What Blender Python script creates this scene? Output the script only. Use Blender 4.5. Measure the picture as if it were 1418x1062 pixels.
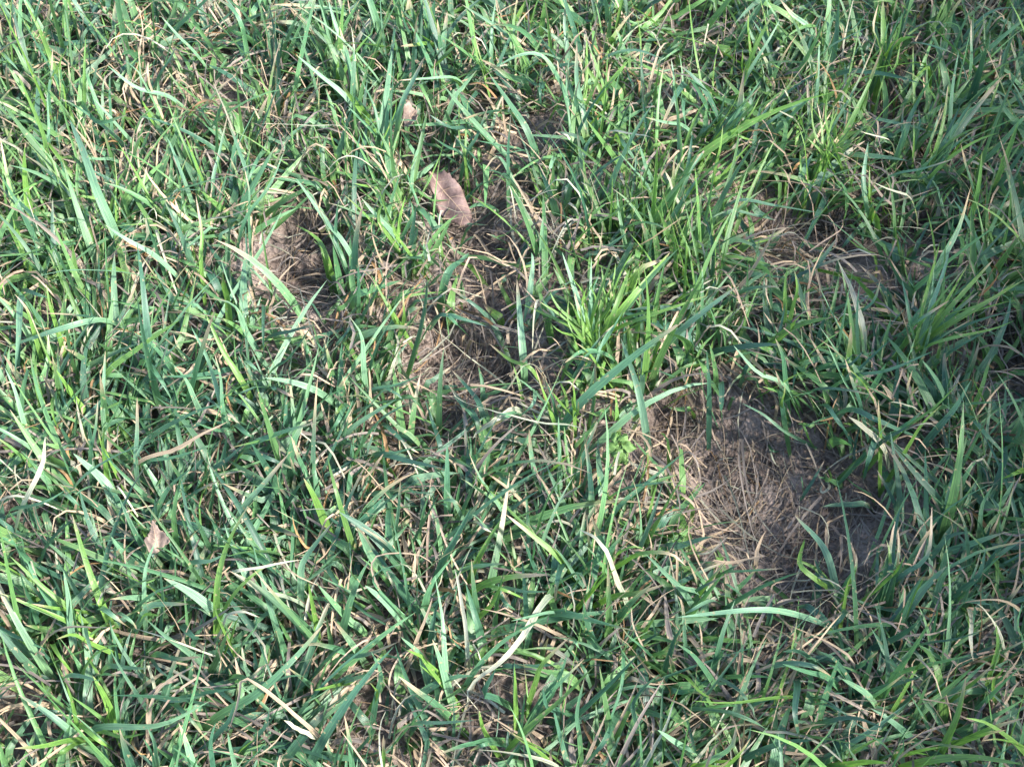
import bpy, math, random
import numpy as np
from mathutils import Vector

for o in list(bpy.data.objects):
    bpy.data.objects.remove(o)
SC = bpy.context.scene
COL = SC.collection
R = math.radians
rng = np.random.default_rng(11)
random.seed(11)

# ------------------------------------------------------------------ camera
PW, PH = 1418.0, 1062.0                    # photograph size in pixels
HFOV = R(44.0)
PITCH = R(56.0)                            # below the horizon
DIST = 0.76                                # metres to the turf in the middle
CAM = np.array([0.0, -DIST * math.cos(PITCH), DIST * math.sin(PITCH) + 0.02])
cam = bpy.data.cameras.new('camera')
cam.sensor_fit = 'HORIZONTAL'
cam.angle = HFOV
cam.clip_start = 0.01
cam.clip_end = 300
co = bpy.data.objects.new('camera', cam)
COL.objects.link(co)
co.location = CAM
co.rotation_euler = (math.pi / 2 - PITCH, 0, 0)
SC.camera = co

# ------------------------------------------------------------------ sky, sun, exposure
SUN_EL, SUN_AZ = R(38), R(-24)              # azimuth measured from +x towards +y
w = bpy.data.worlds.new('World')
SC.world = w
w.use_nodes = True
nt = w.node_tree
bg = nt.nodes['Background']
sky = nt.nodes.new('ShaderNodeTexSky')
sky.sky_type = 'NISHITA'
sky.sun_disc = False
sky.sun_elevation = SUN_EL
sky.sun_rotation = math.pi / 2 - SUN_AZ
nt.links.new(sky.outputs[0], bg.inputs[0])
bg.inputs[1].default_value = 0.15
sl = bpy.data.lights.new('sun', 'SUN')
sl.energy = 3.9
sl.angle = R(4.5)
sl.color = (1.0, 0.965, 0.92)
so = bpy.data.objects.new('sun', sl)
COL.objects.link(so)
sd = Vector((math.cos(SUN_EL) * math.cos(SUN_AZ), math.cos(SUN_EL) * math.sin(SUN_AZ), math.sin(SUN_EL)))
so.rotation_euler = sd.to_track_quat('Z', 'Y').to_euler()
so.location = (2, 1, 3)
vs = SC.view_settings
vs.view_transform = 'Standard'
vs.look = 'None'
vs.exposure = 2.1
vs.gamma = 1
SC.render.resolution_x, SC.render.resolution_y = 1024, 766

# ------------------------------------------------------------------ pixel <-> world
FPX = (PW / 2) / math.tan(HFOV / 2)
FW = np.array([0, math.cos(PITCH), -math.sin(PITCH)])
UP = np.array([0, math.sin(PITCH), math.cos(PITCH)])
RT = np.array([1.0, 0, 0])

def at(px, py, z=0.0):
    d = FW * FPX + RT * (px - PW / 2) - UP * (py - PH / 2)
    t = (z - CAM[2]) / d[2]
    return CAM + d * t

def project(P):
    v = P - CAM
    dz = v @ FW
    return PW / 2 + FPX * (v @ RT) / dz, PH / 2 - FPX * (v @ UP) / dz, dz

# ------------------------------------------------------------------ noise and fields
def vnoise(x, y, seed=0):
    xi = np.floor(x).astype(np.int64); yi = np.floor(y).astype(np.int64)
    fx = x - xi; fy = y - yi
    fx = fx * fx * (3 - 2 * fx); fy = fy * fy * (3 - 2 * fy)
    def h(a, b):
        n = (a * 374761393 + b * 668265263 + seed * 982451653) & 0x7fffffff
        n = ((n ^ (n >> 13)) * 1274126177) & 0x7fffffff
        return ((n ^ (n >> 16)) & 0xffff) / 65535.0
    return (h(xi, yi) * (1 - fx) + h(xi + 1, yi) * fx) * (1 - fy) + (h(xi, yi + 1) * (1 - fx) + h(xi + 1, yi + 1) * fx) * fy

def fbm(x, y, seed=0, n=3):
    s = 0; a = 0.5
    for k in range(n):
        s = s + a * (vnoise(x * 2 ** k, y * 2 ** k, seed + 7 * k) - 0.5)
        a *= 0.5
    return s

# bare spots of the lawn: photo pixel centre, radii, tilt, strength
BARE = [(1085, 685, 155, 100, 0.25, 1.0), (965, 605, 85, 45, 0.3, 1.0), (1085, 800, 95, 38, 0, .8),
        (645, 505, 88, 52, 0.2, 1.0), (590, 585, 60, 34, -0.3, .8), (425, 395, 62, 46, 0, 1.0), (415, 315, 50, 30, 0, .7),
        (640, 272, 62, 52, 0.3, 1.0), (590, 215, 45, 50, 0, .7), (668, 350, 60, 34, 0, .85), (690, 425, 45, 36, 0.3, .8),
        (1105, 325, 85, 42, 0.25, .95), (1250, 325, 85, 34, 0, .7), (1240, 140, 62, 30, 0, .9), (960, 18, 62, 26, 0, .9),
        (1395, 490, 42, 36, 0, .75), (60, 40, 70, 30, 0, .4), (170, 690, 60, 34, 0, .35), (15, 985, 45, 30, 0, .6), (290, 745, 55, 26, 0, .3),
        (1130, 865, 100, 30, 0, .4), (760, 270, 70, 30, 0, .35), (1180, 690, 75, 50, 0, .75), (20, 300, 25, 40, 0, .4),
        (545, 470, 40, 26, 0, .3)]

def bare_px(px, py):
    m = np.zeros_like(px)
    for cx, cy, rx, ry, t, s in BARE:
        rx, ry = rx * .94, ry * .94
        dx, dy = px - cx, py - cy
        c, sn = math.cos(t), math.sin(t)
        q = np.sqrt(((dx * c + dy * sn) / rx) ** 2 + ((-dx * sn + dy * c) / ry) ** 2)
        m = np.maximum(m, s * np.clip((1.25 - q) / 0.5, 0, 1))
    return m

def bare(x, y):
    P = np.stack([x, y, np.zeros_like(x)], -1)
    px, py, dz = project(P)
    ok = (dz > 0.1) & (px > -400) & (px < 1800) & (py > -300) & (py < 1500)
    px = px + 55 * fbm(x * 22, y * 22, 3); py = py + 55 * fbm(x * 22, y * 22, 9)
    m = np.where(ok, bare_px(px, py), 0)
    n = fbm(x * 9, y * 9, 31)                      # the same kind of thin spots beyond the picture
    return np.where(ok, m, np.clip((n - 0.17) * 8, 0, 1))

def ground_h(x, y, b=None):
    if b is None:
        b = bare(x, y)
    h = 0.03 * fbm(x * 3.1, y * 3.1, 1, 2) + 0.012 * fbm(x * 14, y * 14, 2, 3)
    far = np.clip((np.hypot(x, y) - 2) / 10, 0, 1)
    return (h - 0.016 * b) * (1 - far * 0.5)

def gh(x, y):
    return float(ground_h(np.array([float(x)]), np.array([float(y)]))[0])

# anchors in the photograph: px, py, lean angle in the picture (deg, 90 = up), yellowness 0..1, height scale, dryness
ANCH = [(60, 120, 110, .35, 1.1, .2), (60, 300, 110, .6, 1.1, .15), (60, 480, 105, .55, 1.0, .15), (60, 650, 100, .25, 1.0, .2), (60, 820, 130, .35, 1.0, .2),
        (60, 1000, 150, .35, 1.0, .25), (200, 60, 120, .25, 1.0, .25), (230, 230, 115, .35, 1.0, .3), (240, 420, 120, .35, 1.05, .2), (250, 600, 60, .15, 1.0, .2),
        (260, 780, 130, .15, 1.05, .25), (250, 960, 20, .12, 1.0, .2), (400, 60, 100, .15, 1.1, .2), (380, 200, 85, .3, .95, .2), (370, 320, 95, .55, .9, .2),
        (380, 500, 130, .15, 1.05, .15), (420, 680, 45, .08, 1.0, .2), (400, 850, 140, .1, 1.0, .25), (400, 1000, 60, .05, 1.0, .25), (600, 40, 95, .3, 1.15, .2),
        (540, 330, 95, .5, .9, .2), (560, 420, 30, .3, .85, .35), (520, 560, 30, .25, .9, .3), (600, 700, 60, .15, .9, .25), (560, 860, 100, .15, .95, .45),
        (620, 980, 60, .2, .9, .5), (760, 60, 95, .55, 1.1, .15), (720, 200, 150, .1, .9, .35), (760, 330, 130, .2, .85, .35), (830, 370, 70, .95, 1.2, .12),
        (780, 520, 80, .85, .95, .35), (270, 155, 60, .4, .85, .8), (740, 640, 120, .25, .85, .4), (760, 780, 60, .25, .95, .3), (790, 920, 50, .2, .95, .3), (930, 120, 75, .45, 1.1, .15),
        (930, 250, 70, .6, 1.1, .2), (900, 430, 45, .55, 1.0, .2), (880, 700, 90, .85, .85, .35), (900, 860, 20, .2, .95, .3), (940, 1000, 50, .3, .9, .35),
        (1040, 60, 80, .45, 1.0, .2), (1060, 190, 60, .6, 1.0, .2), (1030, 330, 30, .6, 1.0, .25), (1050, 450, 60, .35, .9, .2), (1060, 560, 120, .2, .8, .3),
        (1170, 60, 95, .5, 1.0, .15), (1160, 180, 80, .7, .9, .15), (1200, 420, 100, .2, .9, .25), (1180, 500, 130, .3, .9, .25), (1290, 90, 80, .45, .95, .25),
        (1330, 180, 50, .35, 1.1, .2), (1350, 300, 60, .35, 1.1, .2), (1370, 410, 35, .75, 1.15, .2), (1280, 560, 110, .2, .95, .25), (1370, 600, 40, .35, 1.0, .2),
        (1280, 700, 95, .08, 1.1, .2), (1370, 800, 60, .15, 1.0, .25), (1220, 860, 60, .05, .95, .3), (1090, 900, 170, .1, .9, .35), (1050, 990, 30, .35, .9, .3),
        (1200, 980, 40, .15, .9, .45), (1360, 960, 40, .4, .95, .3), (980, 800, 40, .45, .85, .3)]
AN = np.array(ANCH)

def fields(px, py):
    d2 = (px[:, None] - AN[None, :, 0]) ** 2 + (py[:, None] - AN[None, :, 1]) ** 2
    wgt = np.exp(-d2 / (2 * 75.0 ** 2)) + 1e-9
    wgt /= wgt.sum(1, keepdims=True)
    a = np.radians(AN[:, 2])
    ang = np.arctan2(wgt @ np.sin(a), wgt @ np.cos(a))
    return ang, wgt @ AN[:, 3], wgt @ AN[:, 4], wgt @ AN[:, 5]

# ------------------------------------------------------------------ materials
def new_mat(name):
    m = bpy.data.materials.new(name)
    m.use_nodes = True
    return m, m.node_tree, m.node_tree.nodes['Principled BSDF']

def N(nt, t, **kw):
    n = nt.nodes.new(t)
    for k, v in kw.items():
        setattr(n, k, v)
    return n

def mixcol(nt, fac, a, b, mode='MIX'):
    n = N(nt, 'ShaderNodeMix', data_type='RGBA', blend_type=mode)
    for s, v in ((n.inputs[0], fac), (n.inputs[6], a), (n.inputs[7], b)):
        if hasattr(v, 'links') or hasattr(v, 'is_linked'):
            nt.links.new(v, s)
        else:
            s.default_value = v
    return n.outputs[2]

def ramp(nt, src, stops):
    n = N(nt, 'ShaderNodeValToRGB')
    e = n.color_ramp.elements
    while len(e) < len(stops):
        e.new(0.5)
    for k, (p, c) in enumerate(stops):
        e[k].position = p
        e[k].color = c if len(c) == 4 else (*c, 1)
    nt.links.new(src, n.inputs[0])
    return n.outputs[0]

def blade_material(name, trans, rough, spec, streak=False):
    """leaf of grass: colour from the blade itself, fine lengthwise veins, blotches, light passing through"""
    m, nt, p = new_mat(name)
    at_ = N(nt, 'ShaderNodeAttribute', attribute_name='tint')
    uv = N(nt, 'ShaderNodeAttribute', attribute_name='strip')      # x across, y along, z random
    sep = N(nt, 'ShaderNodeSeparateXYZ')
    nt.links.new(uv.outputs['Vector'], sep.inputs[0])
    # veins
    mul = N(nt, 'ShaderNodeMath', operation='MULTIPLY'); mul.inputs[1].default_value = 22.0
    nt.links.new(sep.outputs[0], mul.inputs[0])
    sn = N(nt, 'ShaderNodeMath', operation='SINE')
    nt.links.new(mul.outputs[0], sn.inputs[0])
    vein = ramp(nt, sn.outputs[0], [(0.0, (.80, .80, .80)), (0.75, (1.1, 1.1, 1.1))])
    # blotches
    cmb = N(nt, 'ShaderNodeCombineXYZ')
    for k, f in ((0, 4.5), (1, 5.0), (2, 40.0)) if streak else ((0, 1.5), (1, 9.0), (2, 40.0)):
        q = N(nt, 'ShaderNodeMath', operation='MULTIPLY'); q.inputs[1].default_value = f
        nt.links.new(sep.outputs[k], q.inputs[0]); nt.links.new(q.outputs[0], cmb.inputs[k])
    no = N(nt, 'ShaderNodeTexNoise'); no.inputs['Scale'].default_value = 1.0; no.inputs['Detail'].default_value = 4
    nt.links.new(cmb.outputs[0], no.inputs['Vector'])
    blot = ramp(nt, no.outputs[0], [(0.3, (.42, .40, .40)), (0.5, (.9, .9, .9)), (0.72, (1.3, 1.28, 1.22))] if streak else [(0.3, (.68, .70, .72)), (0.55, (1, 1, 1)), (0.75, (1.25, 1.2, 1.12))])
    c1 = mixcol(nt, 1.0, at_.outputs['Color'], vein, 'MULTIPLY')
    ab = N(nt, 'ShaderNodeMath', operation='ABSOLUTE')
    nt.links.new(sep.outputs[0], ab.inputs[0])
    mid = ramp(nt, ab.outputs[0], [(0.0, (1.45, 1.42, 1.3)), (0.16, (.84, .86, .86)), (0.6, (1, 1, 1)), (0.92, (1.22, 1.2, 1.12))])
    c1 = mixcol(nt, 1.0, c1, mid, 'MULTIPLY')
    c2 = mixcol(nt, 0.9, c1, blot, 'MULTIPLY')
    # dead specks
    geo = N(nt, 'ShaderNodeNewGeometry')
    n2 = N(nt, 'ShaderNodeTexNoise'); n2.inputs['Scale'].default_value = 340; n2.inputs['Detail'].default_value = 2
    nt.links.new(geo.outputs['Position'], n2.inputs['Vector'])
    sp = ramp(nt, n2.outputs[0], [(0.655, (0, 0, 0)), (0.70, (.65, .65, .65))])
    c3 = mixcol(nt, sp, c2, (.36, .28, .15, 1))
    nt.links.new(c3, p.inputs['Base Color'])
    p.inputs['Roughness'].default_value = rough
    p.inputs['Specular IOR Level'].default_value = spec
    tr = N(nt, 'ShaderNodeBsdfTranslucent')
    tc = mixcol(nt, 1.0, c3, (1.15, 1.3, .66, 1), 'MULTIPLY')
    nt.links.new(tc, tr.inputs[0])
    bump = N(nt, 'ShaderNodeBump'); bump.inputs['Strength'].default_value = 0.25; bump.inputs['Distance'].default_value = 0.0004
    nt.links.new(sn.outputs[0], bump.inputs['Height'])
    nt.links.new(bump.outputs[0], p.inputs['Normal'])
    ms = N(nt, 'ShaderNodeMixShader'); ms.inputs[0].default_value = trans
    nt.links.new(p.outputs[0], ms.inputs[1]); nt.links.new(tr.outputs[0], ms.inputs[2])
    nt.links.new(ms.outputs[0], nt.nodes['Material Output'].inputs[0])
    return m

M_GREEN = blade_material('living_grass', 0.34, 0.42, 0.5)
M_STRAW = blade_material('dry_grass', 0.18, 0.6, 0.3, True)

def soil_material():
    m, nt, p = new_mat('soil')
    geo = N(nt, 'ShaderNodeNewGeometry')
    n1 = N(nt, 'ShaderNodeTexNoise'); n1.inputs['Scale'].default_value = 24; n1.inputs['Detail'].default_value = 8
    n2 = N(nt, 'ShaderNodeTexNoise'); n2.inputs['Scale'].default_value = 420; n2.inputs['Detail'].default_value = 6
    n3 = N(nt, 'ShaderNodeTexVoronoi'); n3.inputs['Scale'].default_value = 210
    for n in (n1, n2, n3):
        nt.links.new(geo.outputs['Position'], n.inputs['Vector'])
    a = ramp(nt, n1.outputs[0], [(0.3, (.075, .057, .048)), (0.5, (.15, .117, .098)), (0.7, (.25, .20, .172))])
    b = ramp(nt, n2.outputs[0], [(0.3, (.5, .48, .46)), (0.6, (1.1, 1.08, 1.05)), (0.8, (1.6, 1.5, 1.4))])
    c = mixcol(nt, 0.9, a, b, 'MULTIPLY')
    nt.links.new(c, p.inputs['Base Color'])
    p.inputs['Roughness'].default_value = 0.95
    p.inputs['Specular IOR Level'].default_value = 0.15
    ad = N(nt, 'ShaderNodeMath', operation='ADD')
    nt.links.new(n2.outputs[0], ad.inputs[0]); nt.links.new(n3.outputs[0], ad.inputs[1])
    bu = N(nt, 'ShaderNodeBump'); bu.inputs['Strength'].default_value = 0.9; bu.inputs['Distance'].default_value = 0.003
    nt.links.new(ad.outputs[0], bu.inputs['Height']); nt.links.new(bu.outputs[0], p.inputs['Normal'])
    return m

M_SOIL = soil_material()

def leaf_material(name, dark, mid, lite, trans=0.15):
    m, nt, p = new_mat(name)
    tc = N(nt, 'ShaderNodeTexCoord')
    n1 = N(nt, 'ShaderNodeTexNoise'); n1.inputs['Scale'].default_value = 90; n1.inputs['Detail'].default_value = 8
    nt.links.new(tc.outputs['Object'], n1.inputs['Vector'])
    n2 = N(nt, 'ShaderNodeTexNoise'); n2.inputs['Scale'].default_value = 600; n2.inputs['Detail'].default_value = 4
    nt.links.new(tc.outputs['Object'], n2.inputs['Vector'])
    a = ramp(nt, n1.outputs[0], [(0.3, dark), (0.5, mid), (0.7, lite)])
    b = ramp(nt, n2.outputs[0], [(0.35, (.8, .8, .8)), (0.65, (1.15, 1.15, 1.15))])
    c = mixcol(nt, 1.0, a, b, 'MULTIPLY')
    nt.links.new(c, p.inputs['Base Color'])
    p.inputs['Roughness'].default_value = 0.6
    p.inputs['Specular IOR Level'].default_value = 0.35
    bu = N(nt, 'ShaderNodeBump'); bu.inputs['Strength'].default_value = 0.5; bu.inputs['Distance'].default_value = 0.001
    nt.links.new(n1.outputs[0], bu.inputs['Height']); nt.links.new(bu.outputs[0], p.inputs['Normal'])
    tr = N(nt, 'ShaderNodeBsdfTranslucent'); nt.links.new(c, tr.inputs[0])
    ms = N(nt, 'ShaderNodeMixShader'); ms.inputs[0].default_value = trans
    nt.links.new(p.outputs[0], ms.inputs[1]); nt.links.new(tr.outputs[0], ms.inputs[2])
    nt.links.new(ms.outputs[0], nt.nodes['Material Output'].inputs[0])
    return m

M_LEAF_PINK = leaf_material('pinkish_brown_leaf', (.06, .04, .034), (.165, .105, .088), (.24, .165, .14))
M_LEAF_TAN = leaf_material('tan_leaf', (.12, .08, .062), (.20, .145, .112), (.29, .215, .17))
M_SEEDLING = leaf_material('seedling_green', (.075, .15, .035), (.11, .20, .05), (.15, .245, .07), 0.2)

# ------------------------------------------------------------------ mesh helpers
def raw_mesh(name, verts, faces4, mats, tint=None, strip=None, midx=None):
    me = bpy.data.meshes.new(name)
    nv, nf = len(verts), len(faces4)
    me.vertices.add(nv)
    me.vertices.foreach_set('co', np.ascontiguousarray(verts, np.float32).ravel())
    me.loops.add(nf * 4)
    me.loops.foreach_set('vertex_index', np.ascontiguousarray(faces4, np.int32).ravel())
    me.polygons.add(nf)
    me.polygons.foreach_set('loop_start', np.arange(0, nf * 4, 4, dtype=np.int32))
    me.polygons.foreach_set('use_smooth', np.ones(nf, bool))
    for m in mats:
        me.materials.append(m)
    if midx is not None:
        me.polygons.foreach_set('material_index', np.ascontiguousarray(midx, np.int32))
    if tint is not None:
        a = me.attributes.new('tint', 'FLOAT_COLOR', 'POINT')
        a.data.foreach_set('color', np.concatenate([tint, np.ones((nv, 1))], 1).astype(np.float32).ravel())
    if strip is not None:
        a = me.attributes.new('strip', 'FLOAT_VECTOR', 'POINT')
        a.data.foreach_set('vector', strip.astype(np.float32).ravel())
    me.update(calc_edges=True)
    return me

def norm(v):
    return v / (np.linalg.norm(v, axis=-1, keepdims=True) + 1e-12)

def ribbons(spine, width, roll, fold, col, mats, name, midx=None, twist=None):
    """spine N,S,3; width N,S; roll N; fold N; col N,S,3 -> mesh of keeled strips"""
    n, s, _ = spine.shape
    tan = np.gradient(spine, axis=1)
    tan = norm(tan)
    ref = np.zeros_like(tan); ref[..., 2] = 1
    side = np.cross(tan, ref)
    bad = np.linalg.norm(side, axis=-1) < 0.15
    alt = np.cross(tan, np.broadcast_to(np.array([0.3, -1.0, 0.2]), tan.shape))
    side = norm(np.where(bad[..., None], alt, side))
    for _ in range(2):                                     # keep the strip from flipping along its length
        for k in range(1, s):
            f = (side[:, k] * side[:, k - 1]).sum(-1) < 0
            side[f, k] *= -1
    nor = norm(np.cross(side, tan))
    t = np.linspace(0, 1, s)[None, :]
    a = roll[:, None] + (0 if twist is None else twist[:, None] * t)
    sd_ = side * np.cos(a)[..., None] + nor * np.sin(a)[..., None]
    nr_ = norm(np.cross(sd_, tan))
    hw = (width * 0.5)[..., None]
    keel = spine - nr_ * hw * fold[:, None, None]
    V = np.stack([spine - sd_ * hw, keel, spine + sd_ * hw], 2)          # n,s,3,3
    verts = V.reshape(-1, 3)
    base = (np.arange(n) * s * 3)[:, None, None]
    k = (np.arange(s - 1) * 3)[None, :, None]
    q = base + k
    q = q.reshape(n, s - 1)
    f1 = np.stack([q, q + 1, q + 4, q + 3], -1)
    f2 = np.stack([q + 1, q + 2, q + 5, q + 4], -1)
    F = np.stack([f1, f2], 2).reshape(-1, 4)
    tint = np.repeat(col[:, :, None, :], 3, 2).reshape(-1, 3)
    st = np.zeros((n, s, 3, 3))
    st[..., 0] = np.array([-1, 0, 1])[None, None, :]
    st[..., 1] = t[..., None]
    st[..., 2] = rng.random(n)[:, None, None]
    mi = None if midx is None else np.repeat(midx, (s - 1) * 2)
    return raw_mesh(name, verts, F, mats, np.clip(tint, 0.005, 0.85), st.reshape(-1, 3), mi)

def link(name, me, parent=None):
    o = bpy.data.objects.new(name, me)
    COL.objects.link(o)
    if parent is not None:
        o.parent = parent
    return o

def tag(o, label=None, cat=None, group=None, kind=None):
    if label: o['label'] = label
    if cat: o['category'] = cat
    if group: o['group'] = group
    if kind: o['kind'] = kind
    return o

def empty(name, loc):
    o = bpy.data.objects.new(name, None)
    o.location = loc
    o.empty_display_size = 0.01
    COL.objects.link(o)
    return o

# ------------------------------------------------------------------ ground: one sheet, fine where the camera looks
def axis(lo, hi, step, far):
    c = np.arange(lo, hi, step)
    out = [c]
    g = step; p = hi; r = []
    while p < far:
        r.append(p); g *= 1.35; p += g
    l = []; g = step; p = lo - step
    while p > -far:
        l.append(p); g *= 1.35; p -= g
    return np.concatenate([np.array(l[::-1]), c, np.array(r)])

gx, gy = axis(-0.6, 0.6, 0.0032, 60), axis(-0.45, 0.75, 0.0032, 60)
X, Y = np.meshgrid(gx, gy)
Bm = bare(X.ravel(), Y.ravel()).reshape(X.shape)
Z = ground_h(X.ravel(), Y.ravel(), Bm.ravel()).reshape(X.shape)
near = np.clip(1.3 - np.maximum(np.abs(X), np.abs(Y - .15)) * 1.2, 0, 1)
clod = np.abs(fbm(X * 60, Y * 60, 5, 4)) * 0.015 + fbm(X * 130, Y * 130, 8, 2) * 0.0065
Z = Z + clod * near
ny, nx = X.shape
idx = np.arange(nx * ny).reshape(ny, nx)
F = np.stack([idx[:-1, :-1], idx[:-1, 1:], idx[1:, 1:], idx[1:, :-1]], -1).reshape(-1, 4)
gme = raw_mesh('ground', np.stack([X, Y, Z], -1).reshape(-1, 3), F, [M_SOIL])
tag(link('ground', gme), 'brown crumbly soil under the patchy turf', kind='structure')

# ------------------------------------------------------------------ colours of living and dead blades; pale 'p' partly has sheen painted in
PAL = {'g': (.076, .182, .094), 'd': (.042, .112, .068), 'y': (.132, .25, .052), 'p': (.155, .285, .17),
       's': (.40, .30, .205), 'w': (.38, .37, .28), 'b': (.34, .195, .085)}
CG, CD, CY, CP, CS, CW, CB = (np.array(PAL[k]) for k in 'gdypswb')
CGREY = np.array((.225, .185, .16))

def prof(s, tip=0.62, base=0.55):
    return np.clip(base + (1 - base) * s / 0.22, 0, 1) * np.clip(1 - s, 0, 1) ** tip * 1.0

# ------------------------------------------------------------------ the turf as a mass
def make_mass(name, x0, x1, y0, y1, per_m2, S, label, hole=None, dens_only_near=True):
    """tufts of blades scattered over a rectangle; returns one mesh object"""
    nt_ = int((x1 - x0) * (y1 - y0) * per_m2 / 14)
    tx = rng.uniform(x0, x1, nt_); ty = rng.uniform(y0, y1, nt_)
    b = bare(tx, ty)
    gap = fbm(tx * 16, ty * 16, 77, 2)
    keep = rng.random(nt_) > np.maximum(b * .95, np.clip(0.10 + gap * 1.3, 0, .6))
    if hole is not None:
        keep &= ~((tx > hole[0]) & (tx < hole[1]) & (ty > hole[2]) & (ty < hole[3]))
    tx, ty = tx[keep], ty[keep]
    cnt = rng.integers(5, 24, len(tx))
    ti = np.repeat(np.arange(len(tx)), cnt)
    n = len(ti)
    ox_, oy_ = rng.normal(0, .006, n), rng.normal(0, .006, n)
    rx = tx[ti] + ox_; ry = ty[ti] + oy_
    rz = ground_h(rx, ry) - 0.002
    px, py, _ = project(np.stack([rx, ry, rz], -1))
    ang, yel, hs, dry = fields(np.clip(px, -50, 1470), np.clip(py, -50, 1110))
    tl = rng.normal(0, .42, len(tx))[ti]                       # each tuft leans its own way
    az = ang + tl + rng.normal(0, .38, n)
    # blades fan out of a shared crown: the side of the crown a blade stands on sets where it leans
    az = np.arctan2(np.sin(az) + .95 * oy_ / .006 * .6, np.cos(az) + .95 * ox_ / .006 * .6)
    loose = rng.random(n) < 0.13
    az = np.where(loose, rng.uniform(0, 2 * math.pi, n), az)
    isdry = rng.random(n) < dry * 1.4
    L = np.clip(rng.lognormal(math.log(.050), .36, n), .02, .12) * hs
    L = L * (1 - .55 * b[keep][ti])                            # only short shoots on the thin spots
    th0 = np.radians(np.clip(rng.normal(51, 23, n), 2, 88))
    bend = np.radians(np.clip(rng.normal(40, 28, n), -8, 115))
    drift = rng.normal(0, .35, n)
    kink = (rng.random(n) < 0.13) | (isdry & (rng.random(n) < .45))
    kpos = rng.uniform(.3, .8, n); kang = np.radians(rng.uniform(35, 120, n)) * kink
    th0 = np.where(isdry, np.radians(rng.uniform(20, 88, n)), th0)
    drift = np.where(isdry, rng.normal(0, 1.1, n), drift)
    L = np.where(isdry, L * .8, L)
    s = np.linspace(0, 1, S)[None, :]
    th = th0[:, None] + bend[:, None] * s ** 1.4 + kang[:, None] / (1 + np.exp(-(s - kpos[:, None]) * 28))
    th = np.minimum(th, R(155))
    aa = az[:, None] + drift[:, None] * s
    ds = (L / (S - 1))[:, None]
    dx = np.sin(th) * np.cos(aa) * ds; dy = np.sin(th) * np.sin(aa) * ds; dz = np.cos(th) * ds
    def acc(d):
        c = np.cumsum(d, 1); return np.concatenate([np.zeros((n, 1)), c[:, :-1]], 1)
    sx = rx[:, None] + acc(dx); sy = ry[:, None] + acc(dy); sz = rz[:, None] + acc(dz)
    lay = rng.uniform(.002, .022, n)[:, None]
    fl = ground_h(sx.ravel(), sy.ravel()).reshape(sx.shape) + lay * np.clip(s * 4, 0, 1)
    sz = np.maximum(sz, fl - 0.002 * (s < .05))
    W = np.clip(rng.lognormal(math.log(.0050), .33, n), .0016, .0072)
    fine = (rng.random(n) < .40) & ~isdry
    W = np.where(isdry, W * rng.uniform(.22, .66, n), np.where(fine, W * .48, W))
    width = W[:, None] * prof(s)
    # colours
    yv = np.clip(yel + rng.normal(0, .22, n) + .2 * fine, 0, 1)[:, None]
    r2 = rng.random(n)[:, None]
    c = CG * (1 - yv) + CY * yv
    c = np.where(r2 < .30 * (1 - yv), CD * (1 - .3 * yv) + CG * .3 * yv, c)
    c = np.where(r2 > .86, CP * .8 + CY * .2 * yv, c)
    c = c * rng.uniform(.72, 1.25, n)[:, None]
    k = rng.random(n)[:, None]
    cdry = np.where(k < .52, CS, np.where(k < .68, CW * .85, np.where(k < .73, CB * .9, CGREY))) * rng.uniform(.65, 1.1, n)[:, None]
    c = np.where(isdry[:, None], cdry, c)
    col = np.repeat(c[:, None, :], S, 1)
    tipdry = np.where(rng.random(n) < .38, rng.uniform(.6, .97, n), 2)[:, None]
    f = np.clip((s - tipdry) / .16, 0, 1)[..., None]
    col = col * (1 - f) + (CS * .9)[None, None, :] * f
    yl = (rng.random(n) < .5) * rng.uniform(.2, .75, n) * np.clip(.3 + 1.3 * yel, 0, 1)
    yf = (np.clip((.62 - s) / .6, 0, 1) * yl[:, None] * (~isdry)[:, None])[..., None]
    col = col * (1 - yf) + (CY * 1.05) * yf
    basef = np.clip((.16 - s) / .16, 0, 1)[..., None] * .6          # pale sheaths at the foot of each blade
    col = col * (1 - basef) + np.array((.30, .30, .17)) * basef
    spine = np.stack([sx, sy, sz], -1)
    # the thin spots stay open: most blades that would hang over one are left out
    over = np.zeros(n)
    for k_ in (S // 2, S - 1):
        qx, qy, _ = project(spine[:, k_])
        over = np.maximum(over, np.where((np.abs(qx - 709) < 800) & (np.abs(qy - 531) < 620), bare_px(qx, qy), 0))
    kp = rng.random(n) > .84 * np.clip((over - .3) * 2, 0, 1)
    spine, width, col, isdry = spine[kp], width[kp], col[kp], isdry[kp]
    n = len(spine)
    me = ribbons(spine, width, rng.normal(0, .55, n), rng.uniform(.05, .45, n), col, [M_GREEN, M_STRAW], name,
                 isdry.astype(np.int32), rng.normal(0, .7, n))
    return tag(link(name, me), label, 'grass', kind='stuff')

NEAR = (-0.52, 0.52, -0.40, 0.66)
make_mass('grass', *NEAR, 43000, 8, 'dense short matted lawn grass, green mixed with dry blades')
make_mass('grass', -1.1, 1.1, -0.9, 1.5, 7000, 5, 'lawn grass around the near turf', hole=NEAR)

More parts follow.
